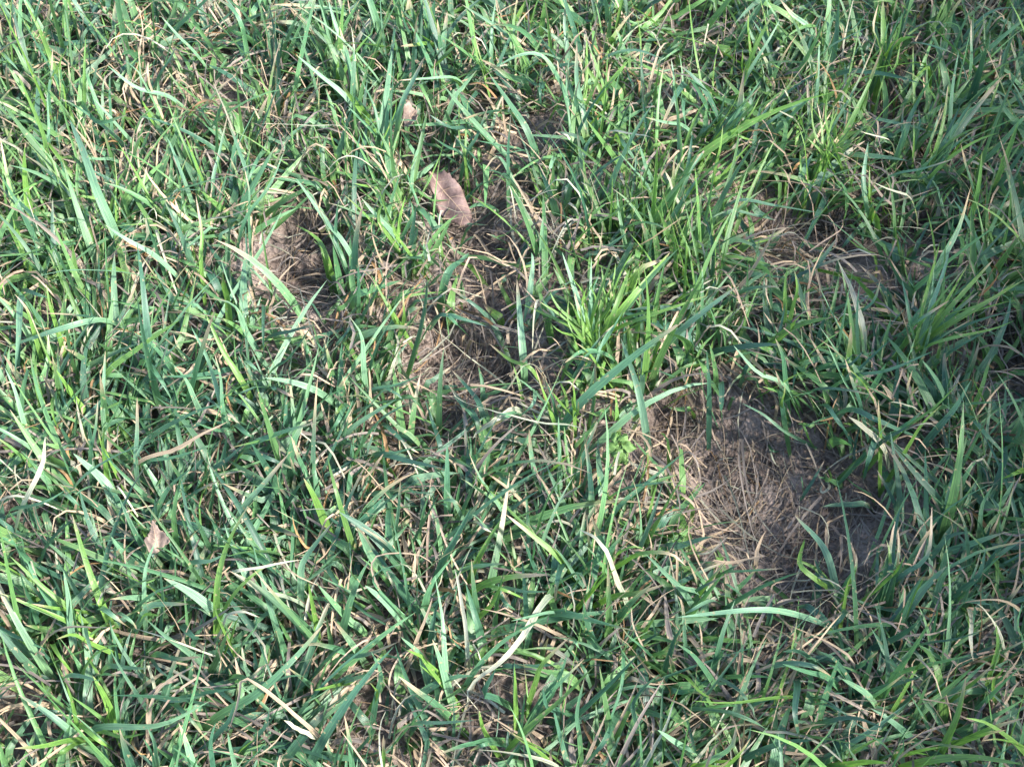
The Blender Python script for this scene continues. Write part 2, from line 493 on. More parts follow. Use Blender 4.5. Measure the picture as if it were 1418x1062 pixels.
# ------------------------------------------------------------------ thatch of dead straw lying on the soil
def make_thatch(name, x0, x1, y0, y1, n, lo, hi, wlo, whi, zlo, zhi, label, patch):
    x = rng.uniform(x0, x1, n * 4); y = rng.uniform(y0, y1, n * 4)
    b = bare(x, y)
    clump = vnoise(x * 30, y * 30, 91)
    pr = (b * .85 + .15) * (.3 + .7 * clump ** 1.6) if patch else (.8 - .5 * b)
    k = np.nonzero(rng.random(n * 4) < pr)[0][:n]
    x, y = x[k], y[k]; n = len(x)
    S = 6 if patch else 8
    L = rng.uniform(lo, hi, n)
    sw = vnoise(x * 12, y * 12, 17) * 2 * math.pi * 1.6        # strands combed into swirls
    az = np.where(rng.random(n) < .6, sw + rng.normal(0, .35, n), rng.uniform(0, 2 * math.pi, n))
    curl = rng.normal(0, .75, n) * np.where(rng.random(n) < .12, 2.6, 1)
    s = np.linspace(0, 1, S)[None, :]
    a = az[:, None] + curl[:, None] * (s - .5)
    ds = (L / (S - 1))[:, None]
    sx = x[:, None] + np.cumsum(np.cos(a) * ds, 1); sy = y[:, None] + np.cumsum(np.sin(a) * ds, 1)
    base = ground_h(sx.ravel(), sy.ravel()).reshape(sx.shape) + .003
    amp = rng.uniform(zlo, zhi, n)[:, None]
    sz = base + amp * (.35 + .65 * np.sin(np.clip(s * rng.uniform(.7, 1.6, n)[:, None] + rng.uniform(-.2, .5, n)[:, None], 0, 1) * math.pi))
    W = rng.uniform(wlo, whi, n)
    t = rng.random(n)[:, None]
    c = np.where(t < .22, CS, np.where(t < .32, CW * .9, np.where(t < .36, CB * .7, CGREY * 1.05))) * rng.uniform(.4, 1.05, n)[:, None]
    if zhi > .03:
        c = np.where(t < .45, np.array((.40, .29, .215)), np.where(t < .7, CW * 1.1, CS)) * rng.uniform(.6, 1.1, n)[:, None]
    me = ribbons(np.stack([sx, sy, sz], -1), W[:, None] * np.clip(1.2 - s, .3, 1), rng.normal(0, .5, n), rng.uniform(.1, .6, n),
                 np.repeat(c[:, None, :], S, 1), [M_STRAW], name, None, rng.normal(0, .6, n))
    return tag(link(name, me), label, 'dead grass', kind='stuff')

make_thatch('straw_mat', -0.5, 0.5, -0.38, 0.6, 23000, .006, .045, .0003, .0010, .0002, .0045, 'fine grey and tan straw matted on the bare soil', True)
make_thatch('thatch', -0.52, 0.52, -0.4, 0.66, 6500, .025, .08, .0006, .0018, .002, .026, 'loose dry straw strands tangled low among the green grass', False)

make_thatch('withered_strands', -0.52, 0.52, -0.4, 0.66, 1700, .02, .065, .0006, .0016, .014, .042, 'thin withered strands curling through the top of the grass', False)

# crumbs of earth on the bare spots
def make_crumbs():
    n = 5200
    x = rng.uniform(-.48, .48, n * 14); y = rng.uniform(-.36, .58, n * 14)
    k = np.nonzero(rng.random(n * 14) < bare(x, y) ** 2 * .8)[0][:n]
    x, y = x[k], y[k]; n = len(x)
    r = np.clip(rng.lognormal(math.log(.0011), .5, n), .0005, .0045)
    z = ground_h(x, y) + .002
    d = np.array([(1, 0, 0), (0, 1, 0), (-1, 0, 0), (0, -1, 0)])
    lo = np.array([(1, .2, -.5), (-.2, 1, -.5), (-1, -.2, -.5), (.2, -1, -.5)])
    hi = np.array([(.6, .5, .6), (-.5, .6, .6), (-.6, -.5, .6), (.5, -.6, .6)])
    T = np.concatenate([lo, hi])[None] * rng.uniform(.6, 1.3, (n, 8, 3))
    a = rng.uniform(0, 6.28, n); c_, s_ = np.cos(a)[:, None], np.sin(a)[:, None]
    Tx = T[..., 0] * c_ - T[..., 1] * s_; Ty = T[..., 0] * s_ + T[..., 1] * c_
    V = np.stack([Tx, Ty, T[..., 2]], -1) * r[:, None, None] + np.stack([x, y, z], -1)[:, None]
    f = np.array([(0, 1, 5, 4), (1, 2, 6, 5), (2, 3, 7, 6), (3, 0, 4, 7), (4, 5, 6, 7)])
    F = (np.arange(n) * 8)[:, None, None] + f[None]
    me = raw_mesh('soil_crumbs', V.reshape(-1, 3), F.reshape(-1, 4), [M_SOIL])
    tag(link('soil_crumbs', me), 'small crumbs of brown earth on the bare spots', 'soil', kind='stuff')
make_crumbs()

WIDE = 0.88
# ------------------------------------------------------------------ blades one can pick out, traced from the photograph
# crop origin in the photograph; points are in that crop at 2.95 times the photograph's pixels, foot first, tip last
# "colour width [heights in mm] x,y x,y ..." ; @name puts the blade into that tuft
CROPS = {'TL': (0, 0), 'TC': (470, 0), 'TR': (938, 0), 'ML': (0, 350), 'MC': (470, 350), 'MR': (938, 350), 'BL': (0, 702), 'BC': (470, 702), 'BR': (938, 702)}
TRACE = {
'TL': """y22 205,230 165,130 100,0|p42 460,930 395,780 340,620 285,490|g22 830,770 770,610 660,430|w16 1416,520 1240,515 1060,505|p28 1416,400 1310,310 1210,225
p28 800,220 730,150 660,70|g24 150,990 80,850 0,710|y26 640,520 610,470 580,410|s18 640,420 600,300 605,250 580,270|s14 930,430 800,395 680,365|b16 780,460 850,410 930,470
b14 740,490 830,430 900,400|b12 690,440 760,450 870,470|s9 490,830 530,680 550,520|s11 575,720 560,560 600,505 660,560|w18 830,905 930,885 1020,860|p18 870,740 890,650 930,470
p22 1020,740 960,570 930,500|g17 1000,900 1100,760 1160,620|b10 890,800 920,720 970,600|p26 1400,200 1370,100 1340,0|p22 1416,60 1250,25 1120,20|p26 980,200 870,80 740,10 520,10
s22 1040,110 1100,80 1170,60 1165,100|g25 1020,160 940,120 880,30 880,0|p24 530,570 450,480 380,400|y18 600,790 540,680 480,580|p17 470,655 400,650 330,645|p24 640,830 700,810 720,815
p23 1410,1000 1330,900 1210,730|y26 1330,1040 1290,970 1210,920|g24 1400,1060 1370,980 1380,830|y20 820,1062 825,960 800,800|w22 600,960 600,890 630,850 640,900|y20 260,360 245,300 250,220
g15 200,400 210,300 215,200|y22 195,640 170,530 70,300|y24 80,1000 60,880 0,560|p27 640,1050 520,980 430,920|g30 330,420 400,500 520,470|p26 700,400 560,360 440,270|g30 640,330 690,250 720,190
p20 760,760 700,600 680,560|g18 1080,620 1030,700 980,830|s14 240,165 320,150 400,150|p30 410,10 380,50 355,80|p18 0,215 50,260 110,330""",
'TC': """g40 165,560 185,440 215,210 @T_fork|p36 225,600 250,440 300,330 350,230 @T_fork|g22 170,560 140,430 90,330 @T_fork|y20 180,590 230,450 225,350 @T_fork|g24 345,680 290,600 250,530
y12 515,640 518,520 525,410 @T_sprout|y10 510,630 490,560 490,370 @T_sprout|g22 515,640 560,560 610,430 @T_sprout|g20 510,640 440,600 380,560 @T_sprout|p24 900,330 830,230 740,225 640,275
g36 950,480 900,330 830,230|g34 770,540 700,430 610,300|d22 825,330 820,380 825,440|y13 590,300 560,220 545,60 @T_spray|y14 590,290 520,200 480,150 @T_spray|y16 600,300 640,230 650,210 @T_spray
p18 620,210 625,100 640,0|g22 740,200 640,110 500,20|p14 480,322 350,322 240,330|p26 460,420 510,350 560,290|y34 90,450 40,390 0,330|g30 60,370 30,220 0,110
g44 370,150 380,60 390,0 @T_top|g30 330,130 300,60 290,0 @T_top|p34 420,200 430,130 440,50 @T_top|d28 350,160 330,90 340,10 @T_top|g24 390,150 420,60 450,10 @T_top|y24 370,185 310,185 250,190|s24 130,230 200,190 270,150
p26 1000,480 970,330 970,170 @T_ridge|y24 1000,420 1010,300 1010,150 @T_ridge|y34 1060,470 1110,420 1160,380 @T_ridge|y32 1060,400 1120,320 1180,250 @T_ridge|g24 990,470 940,360 930,260 @T_ridge|y18 1000,450 1050,330 1060,220 @T_ridge
p22 930,200 920,100 925,0|y18 860,170 850,80 840,0|p20 1080,240 1200,205 1320,240|p14 1370,380 1365,310 1355,240|y14 1290,380 1300,310 1310,240
p24 1260,700 1240,640 1225,590|w30 1370,800 1350,740 1330,700|p26 1260,760 1200,690 1140,620|p20 720,770 660,710 580,690|g18 690,700 690,600 700,470|g22 760,620 660,595 560,575
g24 500,850 560,770 620,740 700,720|g20 640,860 570,835 500,870|p30 225,960 150,880 90,810 @T_left|y20 240,960 250,880 270,800 @T_left|g24 260,960 300,880 290,820 @T_left|y22 210,980 160,900 180,820 @T_left|p20 350,1040 345,990 350,950 @T_left
y12 1110,860 1115,790 1115,720|y18 1000,950 1110,880 1290,750|p22 690,1000 640,970 600,955|s22 1200,1020 1290,970 1400,890|d30 1416,340 1370,400 1310,530|p22 880,640 860,690 840,740|g18 720,760 650,640 590,700
g22 440,890 500,830 590,740|p18 370,830 430,735 500,680|d20 520,690 440,640 400,600|g16 430,930 395,860 400,790|s9 480,740 495,660 500,600|p20 430,905 530,915 610,920|g18 320,830 290,750 270,690|d30 560,530 450,520 370,470|d24 700,460 600,460 500,490|s12 640,560 690,590 740,640|g26 1130,560 1170,600 1240,700|w20 1100,540 1190,545 1270,560|p18 1416,520 1330,500 1250,480""",
'TR': """p30 550,130 470,60 420,0|y22 300,240 350,130 390,60 @T_lean|p17 290,300 370,170 420,80 @T_lean|y20 280,300 310,200 330,130 @T_lean|g34 640,200 650,140 660,0|p24 610,180 620,120 640,60|y34 840,210 840,80 840,0 @T_stand|y22 830,210 800,120 820,20 @T_stand|g24 850,210 890,110 940,30 @T_stand|y18 860,215 900,150 920,60 @T_stand
p20 600,210 700,150 800,100|p20 570,370 575,280 580,180|d24 660,300 830,300 990,340|y20 1020,270 900,265 760,290|y22 660,400 700,340 745,265|g27 925,560 960,460 1040,310|g15 1200,260 1200,170 1200,80|g20 1200,120 1300,40 1416,35
d30 1110,600 1230,430 1330,310 @T_fan|g26 1080,600 1140,510 1200,420 @T_fan|p14 1040,560 1060,500 1080,430 @T_fan|g22 1100,620 1300,520 1416,470 @T_fan|y20 1060,600 1090,480 1105,350 @T_fan|y18 1080,610 1180,540 1290,500 @T_fan|g24 1090,600 1180,470 1260,400 @T_fan
p30 1416,550 1340,450 1310,380|w19 870,580 810,560 750,535|w20 490,500 445,470 400,445|w24 960,820 880,780 800,745|p26 780,900 760,740 780,580 @T_straight|y20 790,900 785,790 785,680 @T_straight|g22 770,910 710,840 690,830 @T_straight|g20 785,905 850,790 850,780 @T_straight
p22 770,910 700,980 650,1040|p38 1080,1062 1150,930 1200,760|y14 600,640 560,540 545,440 @T_fine|y14 610,640 620,540 660,440 @T_fine|y14 590,640 590,520 570,420 @T_fine|y16 620,640 680,560 780,440 @T_fine|y14 605,640 640,560 690,480 @T_fine|y12 600,640 530,560 500,480 @T_fine|y14 615,640 700,600 760,560 @T_fine
y20 80,750 150,680 240,610|y16 30,600 80,470 130,400|y30 280,1000 380,970 450,930|p30 240,820 400,840 580,870|p26 200,870 320,880 400,900|y22 200,520 330,440 430,380 @T_brush|p18 210,560 320,490 420,420 @T_brush|y20 170,560 270,470 360,370 @T_brush|g20 190,540 290,400 340,330 @T_brush|y16 220,570 330,520 400,450 @T_brush
d36 130,400 60,310 10,270|p22 90,445 45,420 0,390|g30 920,900 970,850 1010,800|p16 900,980 910,1030 920,1062|s12 600,1010 610,940 605,870|s14 430,690 470,770 510,850|s13 520,760 490,820 420,900|p22 1200,740 1180,680 1160,600
g22 870,720 1000,690 1130,650|p18 900,930 980,1000 1060,1010|s14 390,270 440,320 480,390|g20 620,130 700,130 790,40|d22 940,180 1080,200 1180,250|p18 1090,130 1100,95 1150,110 1165,180|s16 1240,180 1270,220 1290,270|y18 760,320 880,290 910,180""",
'ML': """p24 580,95 350,70 200,85 60,130|p30 430,275 250,310 30,385|p36 90,170 75,350 60,500|y30 430,500 550,400 740,270|p36 1010,330 960,220 880,190 800,185|y40 930,200 915,140 910,80|p27 910,640 850,440 780,300|y28 985,520 910,400 840,250
p34 800,610 760,520 710,460|w30 640,520 670,420 690,360|p30 1070,545 990,570 910,590|s30 1120,555 1180,580 1230,615|p36 1320,580 1200,530 1080,510|p50 480,1062 430,940 300,820|p26 300,960 450,840 700,740|p28 555,860 560,730 560,590|p34 980,1062 1080,940 1180,820
y40 1310,1060 1280,990 1240,920|s28 560,860 740,790 930,690|g26 1240,880 1210,810 1190,750|w34 1130,760 1100,700 1060,640|y34 310,600 270,540 230,480|g18 370,820 390,720 400,600|p24 100,700 60,560 20,470|w36 80,1062 130,960 170,860 185,750|s24 640,870 700,960 760,1050
d30 850,900 920,850 1000,780|d26 870,990 900,940 930,890|p26 1000,440 1040,470 1090,510|d26 280,470 300,410 330,340|g30 1110,480 1180,430 1280,290|s18 610,640 700,630 800,635|s15 430,360 480,300 580,140|w22 700,320 670,330 640,340|y20 140,330 110,230 60,170|y22 230,300 200,200 190,130
g34 1000,800 1130,740 1300,690|d30 1090,350 1190,320 1300,290|p22 420,640 425,500 430,400|y26 430,860 420,780 430,700|g24 1280,640 1340,590 1416,540|g26 640,1062 690,960 780,880|d28 570,540 630,480 700,440|s16 850,390 780,480 620,580|g28 960,700 1010,740 1060,760
p26 620,740 560,830 560,900|s14 0,780 100,740 210,700|b16 0,760 90,720 180,690|p30 260,980 310,1020 380,1062|g24 230,560 240,650 290,730|y18 760,150 800,60 830,0|p22 1080,220 1075,330 1080,460|d30 760,1010 830,960 900,930|g26 1416,620 1380,690 1330,760|d26 1190,1000 1230,940 1290,900""",
'MC': """w20 690,550 560,450 370,295|w32 970,710 820,695 640,650 500,605 460,565|w36 720,640 640,680 560,740 545,760|p34 755,480 740,300 725,110|y26 720,260 690,200 640,100|p30 770,230 790,50 785,0|p36 1000,330 970,180 910,0 @T_bright|y20 1010,330 970,200 960,160 @T_bright|p18 1020,310 1025,160 1030,20 @T_bright
y32 1090,320 1180,200 1300,60 1350,0 @T_bright|y20 1000,330 960,230 940,200 @T_bright|y22 1060,290 1120,190 1120,130 @T_bright|y20 1100,300 1220,250 1300,240 @T_bright|y22 1050,300 1080,160 1070,60 @T_bright|g20 1040,310 1030,180 1060,90 @T_bright|y18 1080,310 1160,170 1180,80 @T_bright|y20 1020,330 900,230 860,160 @T_bright
s16 920,310 830,230 750,140|g44 960,640 1180,440 1416,270|p34 1260,780 1220,560 1150,350|p30 1030,1000 1020,880 1000,740|p28 900,870 897,770 895,670|w36 870,910 930,878 990,845|y30 940,650 900,610 870,570|y18 260,290 262,210 260,150|y20 240,280 200,220 130,90|g40 440,90 500,30 530,0
d26 700,450 620,280 520,190 430,130|g30 220,210 300,160 430,105|d24 400,260 500,270 600,300|g26 100,570 230,540 370,485|g30 70,820 150,700 230,640 365,580|p28 30,740 100,680 230,600|d26 580,640 540,570 460,480|d24 560,680 500,610 445,540|d22 410,780 380,690 350,600|g34 440,980 440,880 440,780|d34 150,820 280,850 420,880
s26 120,900 150,860 180,820|y22 1100,1000 1070,950 1050,900|g22 1130,1050 1230,960 1416,810|g26 1150,970 1300,940 1416,935|p14 630,1000 570,910 530,820|p18 270,975 330,980 390,980|y18 780,470 700,440 610,370|p16 640,380 700,385 740,390|p30 100,480 90,340 40,260|s22 130,600 125,530 120,470
y22 960,650 960,580 950,520|p30 1030,720 1070,670 1110,620|w16 1240,920 1200,860 1130,810|p26 790,860 780,790 775,720|s14 690,1000 780,950 880,890|s13 960,1000 950,850 960,700|g26 1100,420 1000,400 920,450|p20 800,560 790,620 720,680|y18 740,560 730,520 710,460|s10 710,560 705,520 700,470|g22 1280,480 1350,500 1416,520
y26 860,640 830,560 800,470|g24 650,900 700,960 760,1040|d24 180,700 280,790 330,820|s12 420,750 480,710 560,680|p26 420,1010 480,1020 500,1050|p22 240,1060 245,990 250,930""",
'MR': """w38 760,320 720,170 655,30|y40 430,330 510,290 620,265|p28 720,390 660,300 580,140|p36 730,620 680,520 610,370|y30 790,580 740,510 690,470|w46 830,780 770,720 700,670|w26 980,640 925,625 870,610|p26 440,540 330,490 230,380|g32 460,590 420,550 390,510|y26 430,530 480,500 540,480|p30 480,585 520,575 560,570
p24 570,800 440,730 350,660 265,615|d28 178,530 180,620 182,700|b12 0,600 40,520 70,440|y30 900,740 1040,640 1145,535|d30 800,800 870,750 960,700|d28 700,640 810,680 900,720 990,755|d30 810,750 780,850 760,930|d26 900,1062 905,960 870,730|d40 1080,1030 980,910 880,790|w34 1160,1010 1150,830 1140,720|p22 1080,560 1040,490 1000,440
p24 1000,340 1030,240 1080,100 1110,0 @T_yellowtips|y24 1020,340 1100,240 1180,150 1290,30 @T_yellowtips|y22 1040,340 1220,230 1416,110 @T_yellowtips|g22 1060,350 1250,270 1416,230 @T_yellowtips|p14 1005,330 1040,160 1050,0 @T_yellowtips|y18 1050,370 1180,320 1300,290 @T_yellowtips|y22 1030,340 1150,260 1300,180 1380,120 @T_yellowtips|g26 1040,330 1160,220 1230,160 @T_yellowtips|y18 1020,330 1110,180 1180,60 @T_yellowtips
g26 700,510 860,480 1050,400|p26 940,460 955,400 970,350|d26 130,560 125,480 120,400|d30 120,410 70,380 50,330 80,290|p36 0,330 120,230 240,140|g24 240,170 330,140 420,140|y22 0,190 150,100 380,60|b14 600,810 620,690 660,560|p14 610,690 580,640 545,590|d16 510,1000 560,920 600,850|y22 830,770 825,680 820,600|p22 1140,660 1115,640 1090,620
y20 1240,560 1260,490 1280,430|y26 1416,890 1370,905 1320,925|p22 1240,1062 1260,1000 1290,950|g22 1180,660 1260,740 1390,880|p22 280,410 340,415 400,430|p22 340,500 300,470 270,440|d26 430,640 420,540 400,480|g26 440,500 430,420 400,350|s12 360,100 370,190 400,260|d28 960,620 940,560 960,480|d34 1060,720 1130,640 1200,520|g26 1150,700 1260,650 1380,560
d26 1100,800 1200,840 1290,900|g30 1110,960 1150,860 1160,760|y22 950,780 1000,700 1080,620|d28 600,470 700,460 760,400|d26 560,560 690,560 790,580|g20 720,260 800,200 830,110|d24 600,620 650,680 740,800|y20 440,230 440,130 450,60|y20 470,230 490,150 480,80|w14 370,770 400,860 470,880|s11 590,820 520,840 480,800|s14 760,770 770,850 640,890|w16 600,900 620,960 590,980 590,930""",
'BL': """y34 415,395 350,220 295,30|y34 885,460 890,300 930,150 1010,0|p30 780,230 860,220 920,190|p54 880,430 780,350 670,290|p34 580,450 620,400 770,395|p36 780,600 680,530 600,460|g40 870,870 1050,760 1200,620 1320,480|s34 1280,920 1150,800 1000,705 970,800 930,920|w26 900,510 930,440 1000,430 1060,450|w26 1190,375 1060,340 950,270 1000,255 1230,215
p34 290,500 280,380 260,260|y24 630,340 500,270 380,210|p22 540,125 430,140 330,155|p22 590,400 595,250 640,130|p34 665,390 660,320 655,250|p34 580,370 510,370 450,375|p30 410,410 470,450 540,500|p34 400,900 650,890 860,790|p36 270,900 180,830 75,765|y34 300,950 180,975 60,985|p40 640,1040 630,960 600,890|p44 790,1062 760,960 730,880|g36 220,410 150,300 110,220
y28 290,420 180,330 40,200|y22 300,480 120,400 0,350|w40 1270,930 1210,905 1160,870|p36 1230,300 1240,220 1360,60|y26 1290,470 1275,390 1260,310|p34 1416,340 1360,310 1300,280|s22 610,890 635,750 810,630|s24 880,560 900,620 890,700|s32 190,540 290,490 450,490|y38 450,830 420,760 380,690|p26 860,170 820,150 740,10|g22 920,190 870,60 840,0|p36 1416,700 1300,770 1230,810
p28 960,1062 945,1000 930,920|s24 1050,1060 1050,980 1055,900|s14 1270,1050 1230,980 1180,910|s13 1000,1050 1100,980 1180,900|p30 500,200 480,160 455,120|s12 520,280 515,150 510,20|w18 280,260 250,180 235,100|g30 130,400 100,330 80,260|d34 1000,980 1080,900 1100,830|d36 860,960 930,880 960,800|d30 870,1062 860,960 880,880|g30 960,690 1080,720 1180,690 1250,690
d30 700,800 830,760 960,740|p28 600,770 720,790 840,770|g30 640,600 720,620 820,610|y22 380,560 300,520 230,540|y26 330,890 400,950 460,990|y24 310,870 290,780 270,720|g34 100,200 60,150 0,120|d40 180,180 230,110 310,40|p26 440,650 520,655 600,660|d40 740,480 790,530 860,540|s16 740,790 810,760 700,800|p24 990,560 1050,480 1030,420|w20 620,700 600,650 590,760
g24 1030,190 1100,230 1200,330|p28 480,430 540,470 560,500|d30 1310,650 1370,590 1416,560|y16 930,540 880,420 890,360|p30 270,690 330,690 400,710|b20 540,960 570,1000 600,1010|s12 550,900 555,800 600,650|p24 350,490 370,580 390,640|y26 215,560 250,620 300,680|g24 610,200 590,150 560,100""",
'BC': """d58 230,210 120,100 0,20|g44 420,230 480,120 540,0|p50 240,440 180,380 105,320|p32 430,600 420,450 390,280|w34 520,560 510,430 470,250|p40 430,690 410,620 380,540|s14 330,570 240,620 200,740 280,830|s14 480,560 360,560 230,640|w38 850,370 760,510 650,640 540,730 525,800|g26 560,660 680,540 860,440|g54 880,430 1060,470 1250,515|y30 740,930 900,790 1040,650
g26 800,840 860,760 1000,620|y34 560,230 600,150 660,50|y36 580,440 620,400 660,320|y36 580,320 700,285 860,275|p24 660,330 760,345 850,345|y34 910,220 820,140 680,30|d34 910,230 890,300 880,390|w34 1140,310 1100,200 1050,130 980,90|p30 1416,360 1330,270 1250,190|y26 1140,240 1230,190 1350,190 1416,240|y30 1110,370 1220,350 1330,315|p20 880,430 790,445 700,465
p22 300,885 420,880 550,870|w56 880,1055 740,1010 560,990|y32 840,1020 740,950 660,890|p36 1416,990 1360,950 1300,910|w24 1250,1040 1330,900 1370,790|y24 180,1040 180,980 180,930|y30 600,930 580,880 570,830|s20 200,980 290,890 380,900|g30 150,780 170,680 130,590|g30 0,620 120,600 240,550|y20 400,700 360,650 320,590|y26 720,800 718,720 715,650|g34 1130,860 1080,960 990,1062
g22 1160,600 1150,740 1080,940|g42 410,820 330,760 240,690|s20 740,960 790,910 830,860|p40 130,200 100,140 75,90|w16 215,310 190,260 230,275|y16 1240,520 1280,460 1320,400|g30 50,1040 40,950 20,850|d34 120,980 150,880 110,820|p34 0,720 60,700 130,680|s26 310,560 350,470 380,370|b18 480,550 460,520 445,480|s16 240,480 130,230 300,190 390,240
p26 500,260 560,240 680,230|g34 620,960 520,970 400,1010|d40 640,780 590,760 640,660|y26 800,720 830,640 940,530|g26 830,780 900,690 930,600|d34 900,830 850,820 830,740|p20 960,540 970,560 1000,600|d30 1220,900 1200,800 1280,700|p24 1190,820 1240,740 1310,680|s16 1170,600 1140,510 1130,430|s14 1250,600 1200,480 1190,400|g24 980,930 970,840 1000,700
p30 340,640 330,600 250,530|g26 1010,530 1060,580 1100,520|y22 1020,360 1080,290 1130,250|d36 790,230 760,150 740,110|g34 1030,230 1090,190 1160,110|s12 700,240 660,120 640,80|p28 620,100 560,40 540,30|w18 560,60 600,90 640,110|p24 910,300 980,270 1010,330|d30 1350,600 1370,540 1416,460""",
'BR': """p36 650,340 600,170 480,35 @T_island|d26 640,345 590,280 560,210 @T_island|y22 690,350 730,240 730,190 @T_island|y26 630,345 560,290 500,230 520,130 @T_island|g22 670,350 700,290 735,240 @T_island|d36 870,290 880,150 910,0 @T_tall|g26 850,270 880,100 890,60 @T_tall|d26 950,220 1000,140 1060,60 @T_tall|d26 900,290 1020,200 1040,0 @T_tall|d30 880,290 905,180 900,90 @T_tall
p34 600,480 450,430 300,420 0,450|g30 160,610 190,500 235,380|d26 370,480 380,420 385,350|g24 240,340 290,290 330,240|g22 180,270 290,260 430,250|s24 720,640 640,560 450,480|d30 860,690 850,560 810,400|g36 610,760 635,690 660,620|d26 740,650 780,620 820,590|d36 490,720 480,840 500,950|y26 470,775 220,800 60,790|p38 160,830 300,870 370,910
w30 100,1010 160,940 210,880|p40 110,1050 220,980 240,890|p36 0,960 50,990 90,1010|w28 1330,550 1290,460 1225,395|w38 1195,420 1200,530 1210,630|y36 1110,930 1150,830 1180,690|s14 600,800 860,780 970,720|s14 940,770 1100,800 1250,840|s18 960,720 975,620 1040,680 1080,780|y20 910,780 990,640 1040,610|y30 1200,940 1290,900 1416,860|y40 1000,1040 1200,1020 1416,1050
y40 700,1050 780,1040 860,1045|y24 1416,1000 1280,890 1180,860|d48 940,420 1010,330 1100,240|d30 1260,260 1290,200 1380,100|d24 1190,200 1170,60 1140,0|p34 1070,320 1095,270 1120,230|s20 910,270 890,240 870,225|s26 1020,290 1045,260 1055,215|s12 810,960 830,870 850,780|s20 900,1030 1030,930 1060,840|s14 500,970 530,920 560,880|p20 30,530 20,400 0,360
g28 130,690 60,600 0,560|y26 100,340 150,280 200,220|p40 80,345 40,335 0,320|p40 790,780 740,740 670,700|s10 270,410 340,310 480,250|s10 380,380 400,310 540,300|s9 400,385 480,380 560,340|p24 640,500 680,530 720,550|d30 690,420 640,480 560,470|d30 560,640 500,590 430,590|g30 620,700 520,670 430,640|p30 430,640 560,650 640,700|d26 700,700 640,620 580,590
p26 140,380 60,420 0,450|y28 30,690 100,760 180,790|s20 280,680 310,600 330,540|d34 1090,480 1180,380 1280,330|d30 1000,560 1130,540 1260,500|g24 1290,760 1350,700 1416,640|s24 1330,700 1380,640 1416,570|y20 1180,740 1240,690 1290,640|d30 1170,330 1230,280 1260,170|d28 820,740 900,720 1000,690|d26 600,880 720,860 840,900|g26 870,1000 800,940 700,920|y24 930,1010 1010,990 1080,980
p14 1190,330 1220,250 1240,180|s16 930,530 1040,520 1120,490|s12 700,1000 700,930 720,850|d28 1300,420 1370,360 1416,300|y22 1290,640 1310,560 1300,470|g22 1416,560 1390,480 1410,390|d30 880,540 960,490 1000,450|s14 840,640 900,590 990,600|d34 330,1000 440,960 560,950|g30 480,1040 420,1000 370,920|y26 200,1062 260,1000 300,940|d30 1040,200 1110,120 1200,100"""}

TUFT_LABEL = {
 'T_bright': 'bright yellow-green upright grass tuft standing alone beside the straw-lined hollow',
 'T_yellowtips': 'fan of long yellow-tipped blades sweeping sideways beside a pinkish straw gap',
 'T_fork': 'broad upright grass shoot with brown-tipped blade growing beside the curled tan leaf',
 'T_sprout': 'thin wiry yellow-green sprout rising from bare soil above the pinkish brown leaf',
 'T_spray': 'small spray of thin lime green blades over dark gap behind curled tan leaf',
 'T_top': 'broad dark green grass tuft with stiff wide blades standing up together',
 'T_ridge': 'tall bright green grass tuft leaning over the dark thatch hollow',
 'T_left': 'short bright grass tuft with pale pointed blade beside the pinkish brown leaf',
 'T_lean': 'slender light green tuft leaning beside the pale straw heap',
 'T_stand': 'upright lime green grass tuft standing behind the mossy bare spot',
 'T_fan': 'dark green tuft with long slanting blades beside the mossy bare spot',
 'T_straight': 'straight upright pale green shoot growing from the strip of straw-covered soil',
 'T_fine': 'fine-leaved lime green grass tuft behind the strip of straw-covered soil',
 'T_brush': 'brush of narrow light green blades all swept the same way',
 'T_island': 'small isolated grass tuft growing inside the large bare soil patch',
 'T_tall': 'tall dark blue-green grass tuft standing at the edge of the large bare patch'}

MARKS = [((635, 280), 'the pinkish brown leaf'), ((572, 165), 'the curled tan leaf'), ((848, 640), 'the pale green seedling'), ((1100, 700), 'the large bare soil patch'),
         ((640, 510), 'the straw-lined hollow'), ((430, 380), 'the small round bare hollow'), ((215, 748), 'the pointed dry leaf'), ((830, 400), 'the bright yellow-green tuft'),
         ((1350, 420), 'the yellow-tipped fan tuft'), ((280, 155), 'the orange-brown withered grass'), ((1110, 325), 'the strip of straw-covered soil'), ((1240, 140), 'the mossy bare spot'),
         ((700, 870), 'the long split straw blade'), ((960, 15), 'the pale straw heap'), ((335, 850), 'the bleached curled blade'), ((590, 30), 'the stiff wide-bladed tuft'),
         ((1390, 490), 'the pinkish straw gap'), ((395, 530), 'the folded straw blade'), ((60, 690), 'the bleached upright blade'), ((690, 590), 'the white folded blade'), ((1150, 690), 'the small tuft island'), ((1340, 860), 'the bleached hanging blade'), ((870, 870), 'the big smooth lying blade'), ((130, 640), 'the wide forked pale blade'), ((1190, 588), 'the white-tipped blade')]
CNAME = {'g': 'mid green', 'd': 'dark blue-green', 'y': 'bright yellow-green', 'p': 'pale green', 's': 'straw-coloured dry', 'w': 'bleached whitish', 'b': 'rusty brown dry'}

